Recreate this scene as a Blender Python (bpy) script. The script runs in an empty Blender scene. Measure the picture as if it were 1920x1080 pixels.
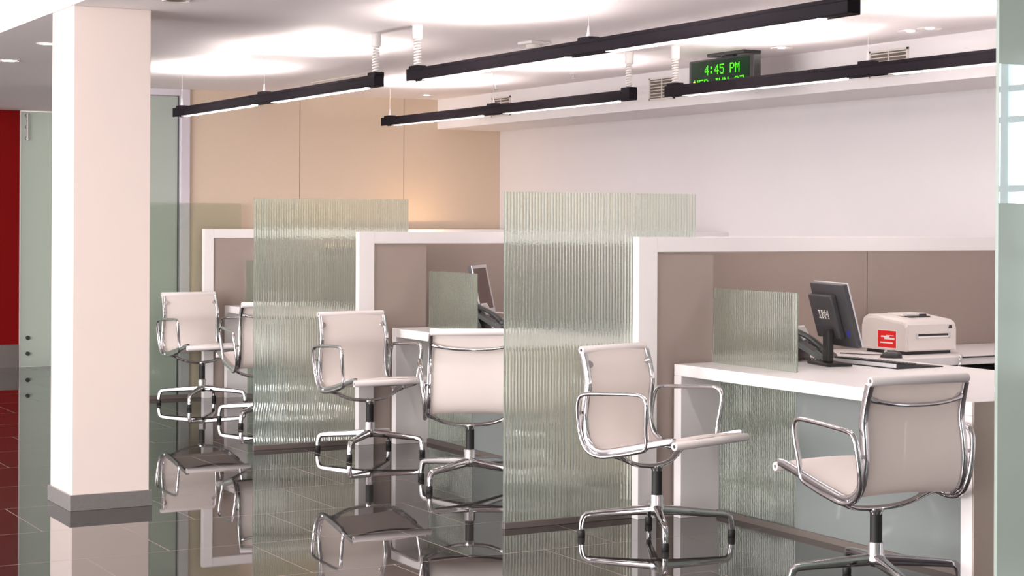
import bpy, bmesh, math, random
from mathutils import Vector, Matrix
random.seed(7)
S = bpy.context.scene
COL = S.collection
PI = math.pi

# ------------------------------------------------------------------ materials
def _mat(name):
    m = bpy.data.materials.new(name); m.use_nodes = True
    nt = m.node_tree; nt.nodes.clear()
    out = nt.nodes.new('ShaderNodeOutputMaterial')
    return m, nt, out
def pbr(name, col, rough=0.5, metal=0.0, noise=0.0, nscale=30, bump=0.0, bscale=200, spec=0.5, coat=0.0):
    m, nt, out = _mat(name)
    b = nt.nodes.new('ShaderNodeBsdfPrincipled')
    b.inputs['Base Color'].default_value = (*col, 1)
    b.inputs['Roughness'].default_value = rough
    b.inputs['Metallic'].default_value = metal
    b.inputs['Specular IOR Level'].default_value = spec
    b.inputs['Coat Weight'].default_value = coat
    tc = nt.nodes.new('ShaderNodeTexCoord')
    if noise > 0:
        n = nt.nodes.new('ShaderNodeTexNoise'); n.inputs['Scale'].default_value = nscale
        n.inputs['Detail'].default_value = 4
        nt.links.new(tc.outputs['Object'], n.inputs['Vector'])
        r = nt.nodes.new('ShaderNodeMixRGB')
        r.inputs[1].default_value = (*[c*(1-noise) for c in col], 1)
        r.inputs[2].default_value = (*[min(1, c*(1+noise)) for c in col], 1)
        nt.links.new(n.outputs['Fac'], r.inputs[0]); nt.links.new(r.outputs[0], b.inputs['Base Color'])
    if bump > 0:
        n2 = nt.nodes.new('ShaderNodeTexNoise'); n2.inputs['Scale'].default_value = bscale
        nt.links.new(tc.outputs['Object'], n2.inputs['Vector'])
        bp = nt.nodes.new('ShaderNodeBump'); bp.inputs['Strength'].default_value = bump
        bp.inputs['Distance'].default_value = 0.002
        nt.links.new(n2.outputs['Fac'], bp.inputs['Height']); nt.links.new(bp.outputs[0], b.inputs['Normal'])
    nt.links.new(b.outputs[0], out.inputs[0])
    return m
def emit(name, col, s):
    m, nt, out = _mat(name)
    e = nt.nodes.new('ShaderNodeEmission'); e.inputs[0].default_value = (*col, 1); e.inputs[1].default_value = s
    nt.links.new(e.outputs[0], out.inputs[0]); return m
def mixn(nt, a, b, f):
    x = nt.nodes.new('ShaderNodeMixShader')
    if isinstance(f, (int, float)): x.inputs[0].default_value = f
    else: nt.links.new(f, x.inputs[0])
    nt.links.new(a, x.inputs[1]); nt.links.new(b, x.inputs[2]); return x.outputs[0]
def shader(nt, kind, col, rough=None, ior=None):
    n = nt.nodes.new(kind); n.inputs['Color'].default_value = (*col, 1)
    if rough is not None: n.inputs['Roughness'].default_value = rough
    if ior is not None: n.inputs['IOR'].default_value = ior
    return n.outputs[0]
def fresnel(nt, ior=1.5):
    f = nt.nodes.new('ShaderNodeFresnel'); f.inputs[0].default_value = ior; return f.outputs[0]

def mk_frosted(name, dif, tra, clear, clearcol=(0.7, 0.85, 0.78), gl=1.45):
    m, nt, out = _mat(name)
    s = mixn(nt, shader(nt, 'ShaderNodeBsdfDiffuse', dif), shader(nt, 'ShaderNodeBsdfTranslucent', tra), 0.5)
    s = mixn(nt, s, shader(nt, 'ShaderNodeBsdfTransparent', clearcol), clear)
    s = mixn(nt, s, shader(nt, 'ShaderNodeBsdfGlossy', (1, 1, 1), 0.08), fresnel(nt, gl))
    nt.links.new(s, out.inputs[0]); return m
def mk_ribbed(name, milk, col=(0.90, 0.96, 0.92), rough=0.07, dif=(0.62, 0.70, 0.64)):
    m, nt, out = _mat(name)
    g = nt.nodes.new('ShaderNodeBsdfGlass'); g.inputs['Color'].default_value = (*col, 1)
    g.inputs['Roughness'].default_value = rough; g.inputs['IOR'].default_value = 1.45
    tc = nt.nodes.new('ShaderNodeTexCoord')
    mp = nt.nodes.new('ShaderNodeMapping'); mp.inputs['Scale'].default_value = (120, 120, 60)
    nz = nt.nodes.new('ShaderNodeTexNoise'); nz.inputs['Scale'].default_value = 1.0
    nt.links.new(tc.outputs['Object'], mp.inputs[0]); nt.links.new(mp.outputs[0], nz.inputs['Vector'])
    bp = nt.nodes.new('ShaderNodeBump'); bp.inputs['Strength'].default_value = 0.12; bp.inputs['Distance'].default_value = 0.002
    nt.links.new(nz.outputs['Fac'], bp.inputs['Height']); nt.links.new(bp.outputs[0], g.inputs['Normal'])
    d = mixn(nt, shader(nt, 'ShaderNodeBsdfDiffuse', dif), shader(nt, 'ShaderNodeBsdfTranslucent', dif), 0.5)
    s = mixn(nt, g.outputs[0], d, milk)
    nt.links.new(s, out.inputs[0]); return m
def mk_mesh_fabric(name, col, clear):
    m, nt, out = _mat(name)
    tc = nt.nodes.new('ShaderNodeTexCoord')
    w = nt.nodes.new('ShaderNodeTexNoise'); w.inputs['Scale'].default_value = 900
    nt.links.new(tc.outputs['Object'], w.inputs['Vector'])
    bp = nt.nodes.new('ShaderNodeBump'); bp.inputs['Strength'].default_value = 0.2; bp.inputs['Distance'].default_value = 0.0005
    nt.links.new(w.outputs['Fac'], bp.inputs['Height'])
    d = nt.nodes.new('ShaderNodeBsdfDiffuse'); d.inputs[0].default_value = (*col, 1)
    nt.links.new(bp.outputs[0], d.inputs['Normal'])
    s = mixn(nt, d.outputs[0], shader(nt, 'ShaderNodeBsdfTranslucent', col), 0.25)
    s = mixn(nt, s, shader(nt, 'ShaderNodeBsdfTransparent', (1, 1, 1)), clear)
    nt.links.new(s, out.inputs[0]); return m
def mk_floor():
    m, nt, out = _mat('polished_dark_tile')
    b = nt.nodes.new('ShaderNodeBsdfPrincipled')
    tc = nt.nodes.new('ShaderNodeTexCoord')
    mp = nt.nodes.new('ShaderNodeMapping'); mp.inputs['Location'].default_value = (0.10, -0.158, 0)
    nt.links.new(tc.outputs['Object'], mp.inputs[0])
    br = nt.nodes.new('ShaderNodeTexBrick'); br.offset = 0.5
    br.inputs['Scale'].default_value = 1.0
    br.inputs['Color1'].default_value = (0.036, 0.032, 0.030, 1)
    br.inputs['Color2'].default_value = (0.044, 0.039, 0.036, 1)
    br.inputs['Mortar'].default_value = (0.26, 0.19, 0.16, 1)
    br.inputs['Mortar Size'].default_value = 0.0022
    br.inputs['Mortar Smooth'].default_value = 0.0
    br.inputs['Bias'].default_value = 0.0
    br.inputs['Brick Width'].default_value = 0.72; br.inputs['Row Height'].default_value = 0.72
    nt.links.new(mp.outputs[0], br.inputs['Vector'])
    nz = nt.nodes.new('ShaderNodeTexNoise'); nz.inputs['Scale'].default_value = 60
    nt.links.new(tc.outputs['Object'], nz.inputs['Vector'])
    mx = nt.nodes.new('ShaderNodeMixRGB'); mx.blend_type = 'MULTIPLY'; mx.inputs[0].default_value = 0.3
    nt.links.new(br.outputs['Color'], mx.inputs[1]); nt.links.new(nz.outputs['Fac'], mx.inputs[2])
    nt.links.new(mx.outputs[0], b.inputs['Base Color'])
    rr = nt.nodes.new('ShaderNodeMapRange'); rr.inputs[3].default_value = 0.018; rr.inputs[4].default_value = 0.5
    nt.links.new(br.outputs['Fac'], rr.inputs[0]); nt.links.new(rr.outputs[0], b.inputs['Roughness'])
    b.inputs['IOR'].default_value = 1.78
    nt.links.new(b.outputs[0], out.inputs[0]); return m

M = {}
M['white'] = pbr('white_paint', (0.84, 0.80, 0.80), 0.55, noise=0.02, nscale=6, bump=0.05)
M['ceil'] = pbr('ceiling_paint', (0.88, 0.82, 0.82), 0.7, noise=0.02, nscale=5)
M['wallw'] = pbr('lavender_white_wall', (0.655, 0.615, 0.625), 0.6, noise=0.02, nscale=4, bump=0.05)
M['pillar'] = pbr('pillar_plaster', (0.72, 0.615, 0.57), 0.6, noise=0.015, nscale=5, bump=0.05)
M['tan'] = pbr('tan_fabric_wall', (0.62, 0.50, 0.39), 0.8, noise=0.04, nscale=80, bump=0.15, bscale=400)
M['frontwall'] = pbr('added_dark_wall', (0.10, 0.085, 0.095), 0.7, noise=0.05, nscale=8)
M['red'] = pbr('red_wall_panel', (0.23, 0.0015, 0.002), 0.6, noise=0.05, nscale=10, spec=0.15)
M['steel'] = pbr('brushed_steel', (0.55, 0.53, 0.54), 0.35, 1.0, noise=0.08, nscale=60)
M['alu'] = pbr('door_aluminium', (0.66, 0.62, 0.68), 0.45, 0.4, noise=0.03, nscale=30)
M['gtile'] = pbr('grey_skirting_tile', (0.16, 0.15, 0.145), 0.25, noise=0.15, nscale=50)
M['lam'] = pbr('white_laminate', (0.86, 0.82, 0.815), 0.35, noise=0.01, nscale=20)
M['tanend'] = pbr('beige_end_face', (0.52, 0.43, 0.36), 0.5, noise=0.05, nscale=60)
M['taupe'] = pbr('taupe_acoustic_fabric', (0.345, 0.280, 0.250), 0.85, noise=0.08, nscale=250, bump=0.2, bscale=500)
M['taupemetal'] = pbr('taupe_metal_channel', (0.17, 0.14, 0.125), 0.4, 0.3, noise=0.05)
M['chrome'] = pbr('chrome', (0.66, 0.64, 0.66), 0.06, 1.0, noise=0.01, nscale=5)
M['black'] = pbr('black_plastic', (0.018, 0.017, 0.018), 0.4, noise=0.1, nscale=90)
M['dark'] = pbr('dark_grey_plastic', (0.045, 0.043, 0.048), 0.42, noise=0.1, nscale=90)
M['rubber'] = pbr('black_rubber', (0.012, 0.012, 0.012), 0.6, noise=0.1)
M['fixture'] = pbr('aubergine_anodised_metal', (0.009, 0.0065, 0.0095), 0.65, 0.0, noise=0.08, nscale=40, spec=0.12)
M['plastic'] = pbr('white_plastic', (0.82, 0.77, 0.75), 0.4, noise=0.02)
M['printer'] = pbr('cream_printer_plastic', (0.80, 0.74, 0.70), 0.42, noise=0.02, nscale=60)
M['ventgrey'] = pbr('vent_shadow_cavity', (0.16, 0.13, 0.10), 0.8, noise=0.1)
M['ventslat'] = pbr('vent_slat_metal', (0.72, 0.66, 0.62), 0.5, noise=0.03)
M['sticker'] = pbr('red_sticker', (0.78, 0.012, 0.012), 0.4, noise=0.03)
M['stickerw'] = pbr('white_print', (0.95, 0.92, 0.9), 0.5, noise=0.01)
M['silver'] = pbr('silver_bezel', (0.62, 0.60, 0.62), 0.35, 0.3, noise=0.02)
M['screen'] = pbr('lcd_screen', (0.10, 0.062, 0.056), 0.22, noise=0.1, nscale=8)
M['phonelcd'] = pbr('phone_lcd', (0.42, 0.42, 0.36), 0.25, noise=0.05)
M['blue'] = pbr('blue_badge', (0.02, 0.03, 0.35), 0.4, noise=0.05)
M['seam'] = pbr('seam_shadow_gap', (0.30, 0.22, 0.16), 0.9, noise=0.05)
M['seamg'] = pbr('grey_seam_gap', (0.10, 0.08, 0.075), 0.9, noise=0.05)
M['mesh'] = mk_mesh_fabric('white_woven_mesh', (0.90, 0.83, 0.795), 0.13)
M['roll'] = pbr('white_mesh_roll', (0.84, 0.78, 0.77), 0.6, noise=0.04, nscale=600)
M['rib'] = mk_ribbed('reeded_glass', 0.14, (0.93, 0.97, 0.93), 0.05)
M['ribmilk'] = mk_ribbed('reeded_frosted_glass', 0.14, (0.93, 0.96, 0.92), 0.08, (0.46, 0.52, 0.45))
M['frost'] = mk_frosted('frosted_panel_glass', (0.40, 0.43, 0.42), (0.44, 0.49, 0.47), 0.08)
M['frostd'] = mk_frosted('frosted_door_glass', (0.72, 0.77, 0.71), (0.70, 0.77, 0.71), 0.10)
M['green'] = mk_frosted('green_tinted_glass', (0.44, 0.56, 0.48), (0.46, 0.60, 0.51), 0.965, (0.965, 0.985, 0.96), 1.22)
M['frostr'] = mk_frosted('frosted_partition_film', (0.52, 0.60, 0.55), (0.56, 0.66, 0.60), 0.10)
M['floor'] = mk_floor()
M['led'] = emit('green_led', (0.10, 1.0, 0.02), 0.9)
M['ledface'] = pbr('dark_green_display_window', (0.004, 0.022, 0.008), 0.5, noise=0.1, spec=0.1)
M['ledy'] = emit('amber_led', (1.0, 0.75, 0.10), 3.0)
m_, nt_, out_ = _mat('reflective_window_film')
s_ = mixn(nt_, shader(nt_, 'ShaderNodeBsdfTransparent', (0.45, 0.62, 0.62)), shader(nt_, 'ShaderNodeBsdfGlossy', (0.85, 0.97, 0.97), 0.0), 0.62)
nt_.links.new(s_, out_.inputs[0]); M['mirrorfilm'] = m_

LC = (1.0, 0.905, 0.875)
M['uplight'] = emit('uplight_tube_glow', LC, 400)
M['diffuser'] = emit('lamp_diffuser_glow', LC, 25)
M['down'] = emit('downlight_lamp_glow', (1, 0.93, 0.90), 30)
M['halo'] = emit('halogen_lamp_glow', (1.0, 0.66, 0.36), 55)
M['daylight'] = emit('bright_daylight_sky', (0.80, 0.95, 1.0), 2.2)

# ------------------------------------------------------------------ mesh helpers
def add_box(bm, lo, hi, bev=0.0, seg=2, rot=None):
    lo = Vector(lo); hi = Vector(hi)
    c = (lo+hi)/2; d = hi-lo
    r = bmesh.ops.create_cube(bm, size=1.0)
    vs = r['verts']
    for v in vs: v.co = Vector((v.co.x*d.x, v.co.y*d.y, v.co.z*d.z))
    if bev > 0:
        es = list({e for v in vs for e in v.link_edges})
        rb = bmesh.ops.bevel(bm, geom=es, offset=min(bev, min(d)*0.45), segments=seg, affect='EDGES', profile=0.5)
        vs = list({v for v in rb['verts']} | {v for v in vs if v.is_valid})
        # collect the whole island
        seen = set(vs); st = list(vs)
        while st:
            v = st.pop()
            for e in v.link_edges:
                o = e.other_vert(v)
                if o not in seen: seen.add(o); st.append(o)
        vs = list(seen)
    for v in vs:
        p = v.co
        if rot is not None: p = rot @ p
        v.co = p + c
    return vs
def sweep(bm, pts, sec, side=None, closed=False, cap=True, scales=None):
    """sweep a closed 2-D section (a along side, b along normal) along a path"""
    pts = [Vector(p) for p in pts]; n = len(pts); rings = []
    up = None
    for i, p in enumerate(pts):
        if closed: t = pts[(i+1) % n]-pts[i-1]
        else: t = pts[min(i+1, n-1)]-pts[max(i-1, 0)]
        t.normalize()
        if side is not None:
            s = Vector(side); s = (s-t*s.dot(t)).normalized()
        else:
            if up is None:
                a = Vector((0, 0, 1)) if abs(t.z) < 0.9 else Vector((1, 0, 0))
                s = t.cross(a).normalized()
            else: s = (up-t*up.dot(t)).normalized()
            up = s
        nn = s.cross(t).normalized()
        k = scales[i] if scales else 1.0
        if not isinstance(k, (tuple, list)): k = (k, k)
        rings.append([bm.verts.new(p+s*(a*k[0])+nn*(b*k[1])) for a, b in sec])
    m = len(sec)
    for i in range(n if closed else n-1):
        A = rings[i]; B = rings[(i+1) % n]
        for j in range(m):
            f = bm.faces.new((A[j], A[(j+1) % m], B[(j+1) % m], B[j])); f.smooth = True
    if cap and not closed:
        bm.faces.new(rings[0][::-1]); bm.faces.new(rings[-1])
def circ(r, n=12, r2=None):
    r2 = r if r2 is None else r2
    return [(r*math.cos(2*PI*i/n), r2*math.sin(2*PI*i/n)) for i in range(n)]
def rrect(a, b, r, k=3):
    out = []
    for cx, cy, a0 in ((a-r, b-r, 0), (-(a-r), b-r, PI/2), (-(a-r), -(b-r), PI), (a-r, -(b-r), 1.5*PI)):
        for i in range(k+1):
            t = a0+PI/2*i/k
            out.append((cx+r*math.cos(t), cy+r*math.sin(t)))
    return out
def lathe(bm, prof, n=24, origin=(0, 0, 0), axis='Z'):
    o = Vector(origin); rings = []
    for r, z in prof:
        ring = []
        for i in range(n):
            a = 2*PI*i/n
            p = Vector((r*math.cos(a), r*math.sin(a), z))
            if axis == 'X': p = Vector((p.z, p.x, p.y))
            elif axis == 'Y': p = Vector((p.y, p.z, p.x))
            ring.append(bm.verts.new(o+p))
        rings.append(ring)
    for A, B in zip(rings, rings[1:]):
        for i in range(n):
            f = bm.faces.new((A[i], A[(i+1) % n], B[(i+1) % n], B[i])); f.smooth = True
    bm.faces.new(rings[0][::-1]); bm.faces.new(rings[-1])
def crom(pts, k=6, closed=False):
    pts = [Vector(p) for p in pts]; n = len(pts); out = []
    for i in range(n if closed else n-1):
        if closed: p0, p1, p2, p3 = pts[i-1], pts[i], pts[(i+1) % n], pts[(i+2) % n]
        else: p0, p1, p2, p3 = pts[max(i-1, 0)], pts[i], pts[i+1], pts[min(i+2, n-1)]
        for j in range(k):
            t = j/k
            out.append(0.5*((2*p1)+(p2-p0)*t+(2*p0-5*p1+4*p2-p3)*t*t+(3*p1-p0-3*p2+p3)*t**3))
    if not closed: out.append(pts[-1])
    return out
def ladder(x0, x1, y0, y1, n, blade, rail, z0, z1):
    """one connected grille: two rails along y joined by n cross blades"""
    bm = bmesh.new()
    xs = [x0, x0+rail, x1-rail, x1]; ys = [y0]
    for k in range(n):
        c = y0+(y1-y0)*(k+.5)/n
        ys += [c-blade/2, c+blade/2]
    ys.append(y1)
    V = [[bm.verts.new((x, y, z0)) for x in xs] for y in ys]; fs = []
    for j in range(len(ys)-1):
        for i in range(3):
            if i == 1 and j % 2 == 0: continue
            fs.append(bm.faces.new((V[j][i], V[j][i+1], V[j+1][i+1], V[j+1][i])))
    r = bmesh.ops.extrude_face_region(bm, geom=fs)
    for v in r['geom']:
        if isinstance(v, bmesh.types.BMVert): v.co.z = z1
    for v in [v for v in bm.verts if not v.link_faces]: bm.verts.remove(v)
    return bm
def quad(bm, a, b, c, d):
    return bm.faces.new([bm.verts.new(Vector(p)) for p in (a, b, c, d)])
def obj(name, bm, mat, parent=None, smooth=False, loc=None, rotz=None):
    bmesh.ops.recalc_face_normals(bm, faces=bm.faces[:])
    for e in bm.edges:
        if len(e.link_faces) == 2 and ((not smooth and e.link_faces[0].smooth != e.link_faces[1].smooth) or e.calc_face_angle(0) > 0.9): e.smooth = False
    me = bpy.data.meshes.new(name); bm.to_mesh(me); bm.free()
    me.materials.append(M[mat])
    if smooth:
        for p in me.polygons: p.use_smooth = True
    o = bpy.data.objects.new(name, me); COL.objects.link(o)
    if parent is not None: o.parent = parent
    if loc is not None: o.location = loc
    if rotz is not None: o.rotation_euler[2] = rotz
    return o
def boxes(name, mat, parent, *bs, bev=0.0, seg=2):
    bm = bmesh.new()
    for lo, hi in bs: add_box(bm, lo, hi, bev, seg)
    return obj(name, bm, mat, parent)
def thing(name, label, cat, loc=(0, 0, 0), rotz=0.0, group=None):
    o = bpy.data.objects.new(name, None); COL.objects.link(o)
    o.empty_display_size = 0.1
    o.location = loc; o.rotation_euler = (0, 0, rotz)
    o['label'] = label; o['category'] = cat
    if group: o['group'] = group
    return o
def tag(o, label, cat, group=None):
    o['label'] = label; o['category'] = cat
    if group: o['group'] = group
    return o
def struct(o):
    o['kind'] = 'structure'; return o
def dup(root, loc, rotz, label, group=None):
    def cp(o, par):
        c = o.copy(); COL.objects.link(c)
        if par is not None: c.parent = par
        for ch in o.children: cp(ch, c)
        return c
    r = cp(root, None)
    r.location = loc; r.rotation_euler = (0, 0, rotz); r['label'] = label
    if group: r['group'] = group
    return r

ZC = 2.459       # ceiling over the desks
XP = 2.3155      # left face of pillar and beam
XW = 7.465       # right wall
YT = 13.65       # tan wall
YR = 17.16       # red wall

# ------------------------------------------------------------------ setting
struct(boxes('floor', 'floor', None, ((-5, -4, -0.1), (XW+0.2, YR+0.2, 0.0))))
struct(boxes('ceiling', 'ceil', None, ((XP, -4.0, ZC), (XW+0.2, YR+0.2, ZC+0.1))))
struct(boxes('ceiling', 'ceil', None, ((-5, -4, 3.5), (XP, YR+0.2, 3.6))))
struct(boxes('added_wall_front', 'frontwall', None, ((-5, -4.1, 0), (XW+0.2, -4.0, 3.5))))  # unseen dark wall added behind the camera to darken the chrome reflections
struct(boxes('wall_right', 'wallw', None, ((XW, -0.35, 0), (XW+0.2, YT, ZC)), ((XW, -4.0, 0), (XW+0.2, -2.6, ZC)),
             ((XW, -2.6, 0), (XW+0.2, -0.35, 0.55)), ((XW, -2.6, 2.4), (XW+0.2, -0.35, ZC))))
wb = struct(boxes('wall_back', 'tan', None, ((4.635, YT, 0), (XW+0.2, YT+0.1, ZC))))
o = boxes('panel_joint', 'seam', wb, *[((x-0.003, YT-0.0012, 0.0), (x+0.003, YT-0.0002, ZC-0.004)) for x in (5.583, 6.533)])
wl = struct(boxes('wall_left', 'red', None, ((3.3, YR, 0.0), (4.139, YR+0.15, ZC))))
struct(boxes('wall_left', 'wallw', None, ((-5, YR, 0.0), (3.3, YR+0.15, ZC)), ((-5, YR, ZC), (XP, YR+0.15, 3.5))))
struct(boxes('baseboard_left', 'steel', None, ((3.3, YR-0.012, 0), (4.136, YR-0.001, 0.216))))
# soffit along the right wall, and the beam flush with the pillar
struct(boxes('trim_1', 'white', None, ((6.853, -0.2, 2.206), (XW, YT, ZC))))
struct(boxes('trim_2', 'white', None, ((XP, -4, ZC+0.101), (XP+0.10, YR, 3.5))))

# pillar
pl = boxes('pillar', 'pillar', None, ((XP+0.012, 8.577, 0), (2.713, 8.977, ZC)), bev=0.003)
struct(pl)
boxes('skirting', 'gtile', pl, ((XP, 8.565, 0), (2.725, 8.989, 0.078)), bev=0.002)

# glass door beside the red wall
d1 = thing('door_1', 'frosted glass pivot door beside the red wall, far left of the room', 'door'); struct(d1)
boxes('door_leaf', 'frostd', d1, ((4.152, YR, 0.001), (5.0, YR+0.012, 2.45)))
boxes('edge_strip', 'plastic', d1, ((4.140, YR-0.005, 0), (4.152, YR+0.02, ZC)))
bm = bmesh.new()
for z in (0.279, 0.127): lathe(bm, [(0.016, -0.03), (0.02, -0.026), (0.02, 0.0)], 14, (4.222, YR-0.002, z), 'Y')
obj('pivot_bolt', bm, 'dark', d1)
bm = bmesh.new()
lathe(bm, [(0.012, 2.17), (0.012, 2.43)], 10, (4.205, YR-0.035, 0))
for z in (2.19, 2.30, 2.41): lathe(bm, [(0.014, -0.03), (0.019, -0.02), (0.019, 0.0)], 12, (4.205, YR-0.002, z), 'Y')
obj('top_fitting', bm, 'steel', d1)
struct(boxes('wall_back', 'wallw', None, ((5.0, YR, 0), (XW+0.2, YR+0.15, ZC))))

# frosted glass door in the tan wall
d2 = thing('door_2', 'frosted glass door in an aluminium frame beside the tan wall', 'door'); struct(d2)
boxes('door_frame', 'alu', d2, ((4.555, YT-0.03, 0), (4.633, YT+0.08, ZC-0.001)), ((3.68, YT-0.03, 2.405), (4.555, YT+0.08, ZC-0.001)), ((3.62, YT-0.03, 0), (3.68, YT+0.08, ZC-0.001)), bev=0.003)
boxes('door_glass', 'frostd', d2, ((3.685, YT+0.02, 0.008), (4.545, YT+0.032, 2.40)))
boxes('frame_gasket', 'dark', d2, ((4.546, YT+0.012, 0.0), (4.5545, YT+0.04, 2.404)))

# window with blinds in the near part of the right wall (mirrored by the partition film)
w1 = thing('window_1', 'tall window with white mullions and blinds in the right wall', 'window'); struct(w1)
boxes('window_frame', 'white', w1, ((XW+0.02, -2.6, 0.55), (XW+0.09, -2.53, 2.4)), ((XW+0.02, -0.42, 0.55), (XW+0.09, -0.35, 2.4)),
      *[((XW+0.02, y-0.03, 0.55), (XW+0.09, y+0.03, 2.4)) for y in (-2.05, -1.62, -1.2, -0.8)],
      *[((XW+0.03, -2.53, z-0.018), (XW+0.08, -0.42, z+0.018)) for z in (0.9, 1.25, 1.62, 2.02, 2.2)])
bm = bmesh.new()
for k in range(14): add_box(bm, (XW+0.005, -1.55, 1.27+k*0.024), (XW+0.018, -1.27, 1.285+k*0.024))
obj('blind', bm, 'plastic', w1)
boxes('window_pane', 'daylight', w1, ((XW+0.14, -2.6, 0.55), (XW+0.15, -0.35, 2.4)))

# ------------------------------------------------------------------ reeded glass screens
def ribbed_slab(axis, a0, a1, f0, z0, z1, pitch=0.0165, depth=0.0028, thick=0.009, seg=8):
    """vertical reeded slab; ribs bulge towards negative normal.  axis 'X': runs along x at y=f0; 'Y': runs along y at x=f0"""
    bm = bmesh.new(); n = max(1, round((a1-a0)/pitch)); p = (a1-a0)/n
    A = []
    for i in range(n*seg+1):
        t = (i % seg)/seg
        h = math.sin(PI*t)
        A.append((a0+i*p/seg, f0-h*depth))
    def P(a, f, z): return (a, f, z) if axis == 'X' else (f, a, z)
    rows = [[bm.verts.new(P(a, f, z)) for a, f in A] for z in (z0, z1)]
    back = [[bm.verts.new(P(a, f0+thick, z)) for a, f in (A[0], A[-1])] for z in (z0, z1)]
    for i in range(len(A)-1):
        f = bm.faces.new((rows[0][i], rows[0][i+1], rows[1][i+1], rows[1][i])); f.smooth = True
    bm.faces.new((back[0][0], back[0][1], back[1][1], back[1][0]))
    bm.faces.new((rows[0][0], rows[1][0], back[1][0], back[0][0]))
    bm.faces.new((rows[0][-1], back[0][1], back[1][1], rows[1][-1]))
    bm.faces.new(rows[1]+[back[1][1], back[1][0]])
    bm.faces.new(rows[0][::-1]+[back[0][0], back[0][1]])
    return bm
YD = (7.10, 10.262, 13.53)
def glass_screen(x0, x1, y, label, clear=False):
    t = thing('glass_screen', label, 'glass screen', ((x0+x1)/2, y, 0), 0, 'glass screens between the service desks')
    c = (x0+x1)/2
    if clear: boxes('glass_pane', 'green', t, ((x0-c, -0.005, 0.026), (x1-c, 0.005, 1.553)))
    else: obj('glass_pane', ribbed_slab('X', x0-c, x1-c, -0.001, 0.026, 1.556), 'rib', t)
    boxes('base_channel', 'taupemetal', t, ((x0-c, -0.010, 0), (x1-c, 0.014, 0.03)), bev=0.002)
    return t
glass_screen(3.945, 5.01, 7.163, 'large reeded glass screen directly behind the chair with its side turned, front centre')
glass_screen(3.925, 4.975, 10.325, 'reeded glass screen standing left of the middle white-framed divider')
glass_screen(3.95, 5.055, 13.60, 'smooth green tinted glass screen at the tan wall behind the farthest chairs', True)

# ------------------------------------------------------------------ dividers
def divider(x0, pw, y, label, niche):
    t = thing('desk_divider', label, 'partition', (x0, y, 0), 0, 'white framed dividers beside the desks')
    L = XW-x0-0.002; H = 1.347; fr = 0.073; th = 0.055
    boxes('frame', 'lam', t, ((0, 0, 0), (pw, th, H)), ((pw, 0, H-fr), (L, th, H)), bev=0.002)
    nx = 5.08-x0
    xs = 6.42-x0
    if niche:
        boxes('fabric_panel', 'taupe', t, ((pw, 0.012, 0), (nx, 0.03, H-fr)))
        boxes('fabric_panel', 'taupe', t, ((nx, 0.445, 0.70), (xs-0.0025, 0.46, H-fr)), ((nx-0.012, 0.03, 0), (nx, 0.46, H-fr)))
        boxes('fabric_panel', 'taupe', t, ((xs+0.0025, 0.445, 0.70), (L, 0.46, H-fr)))
        boxes('panel_joint', 'seamg', t, ((xs-0.0025, 0.452, 0.70), (xs+0.0025, 0.46, H-fr)))
        boxes('back_shell', 'lam', t, ((nx-0.03, th+0.018, 0), (nx-0.012, 0.48, H-0.004)), ((nx-0.012, 0.46, 0), (L, 0.48, H-0.004)))
    else:
        boxes('fabric_panel', 'taupe', t, ((pw, 0.012, 0), (L, 0.04, H-fr)))
    return t
divider(4.640, 0.107, YD[0], 'long white framed divider with taupe fabric behind the printer', True)
divider(4.603, 0.105, YD[1], 'white framed divider with taupe fabric behind the silver monitor', True)
divider(4.723, 0.080, YD[2], 'small looking white framed divider nearest the tan wall', False)

# ------------------------------------------------------------------ desks
def desk(x0, y1, ln, label, full=True):
    """waterfall desk running towards the camera from a divider at y1"""
    y0 = y1-ln; x1 = 5.99; zt = 0.736; th = 0.055; pt = 0.062
    t = thing('service_desk', label, 'desk', (x0, y0, 0), 0, 'white waterfall service desks')
    X = lambda v: v-x0
    Y = lambda v: v-y0
    boxes('desktop', 'lam', t, ((0, 0, zt-th), (X(x1), ln-0.002, zt)), bev=0.003)
    boxes('side_panel', 'lam', t, ((0, ln-pt, 0), (X(x1)-0.15, ln-0.002, zt-th)), bev=0.002)
    e = boxes('side_panel', 'lam', t, ((0, 0, 0), (X(x1)-0.15, pt, zt-th)), bev=0.002)
    boxes('end_face_sheet', 'tanend', e, ((0.004, -0.006, 0.0), (X(x1)-0.15, 0.0, zt-0.001)))  # thin beige sheet over the outer end face, darker than the panel
    xg = 5.065
    obj('modesty_panel', ribbed_slab('Y', Y(y1-0.657), ln-pt-0.001, X(xg), 0.028, zt-th-0.001, 0.014, 0.003, 0.009, 6), 'ribmilk', t)
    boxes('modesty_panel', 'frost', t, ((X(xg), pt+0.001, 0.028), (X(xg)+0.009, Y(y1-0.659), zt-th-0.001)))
    boxes('base_channel', 'taupemetal', t, ((X(xg)-0.012, pt, 0), (X(xg)+0.02, ln-pt, 0.028)))
    return t
DX = 4.842
desk(DX, YD[0]-0.002, 2.02, 'nearest white desk carrying the black monitor, keyboard and phone')
desk(DX-0.01, YD[1]-0.002, 2.02, 'middle white desk carrying the silver framed monitor')
desk(DX+0.05, YD[2]-0.002, 2.02, 'farthest white desk seen behind the two farthest chairs')
def desk_screen(y1, label, x=5.065, w=0.65):
    o = obj('desk_screen', ribbed_slab('Y', -w/2, w/2, 0, 0, 0.362, 0.0145, 0.0022, 0.009, 6), 'ribmilk', None, loc=(x, y1-w/2, 0.7365))
    return tag(o, label, 'glass screen', 'small frosted glass screens on desk tops')
desk_screen(YD[0]-0.012, 'small frosted glass screen upright on the nearest desk, left of black monitor')
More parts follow.
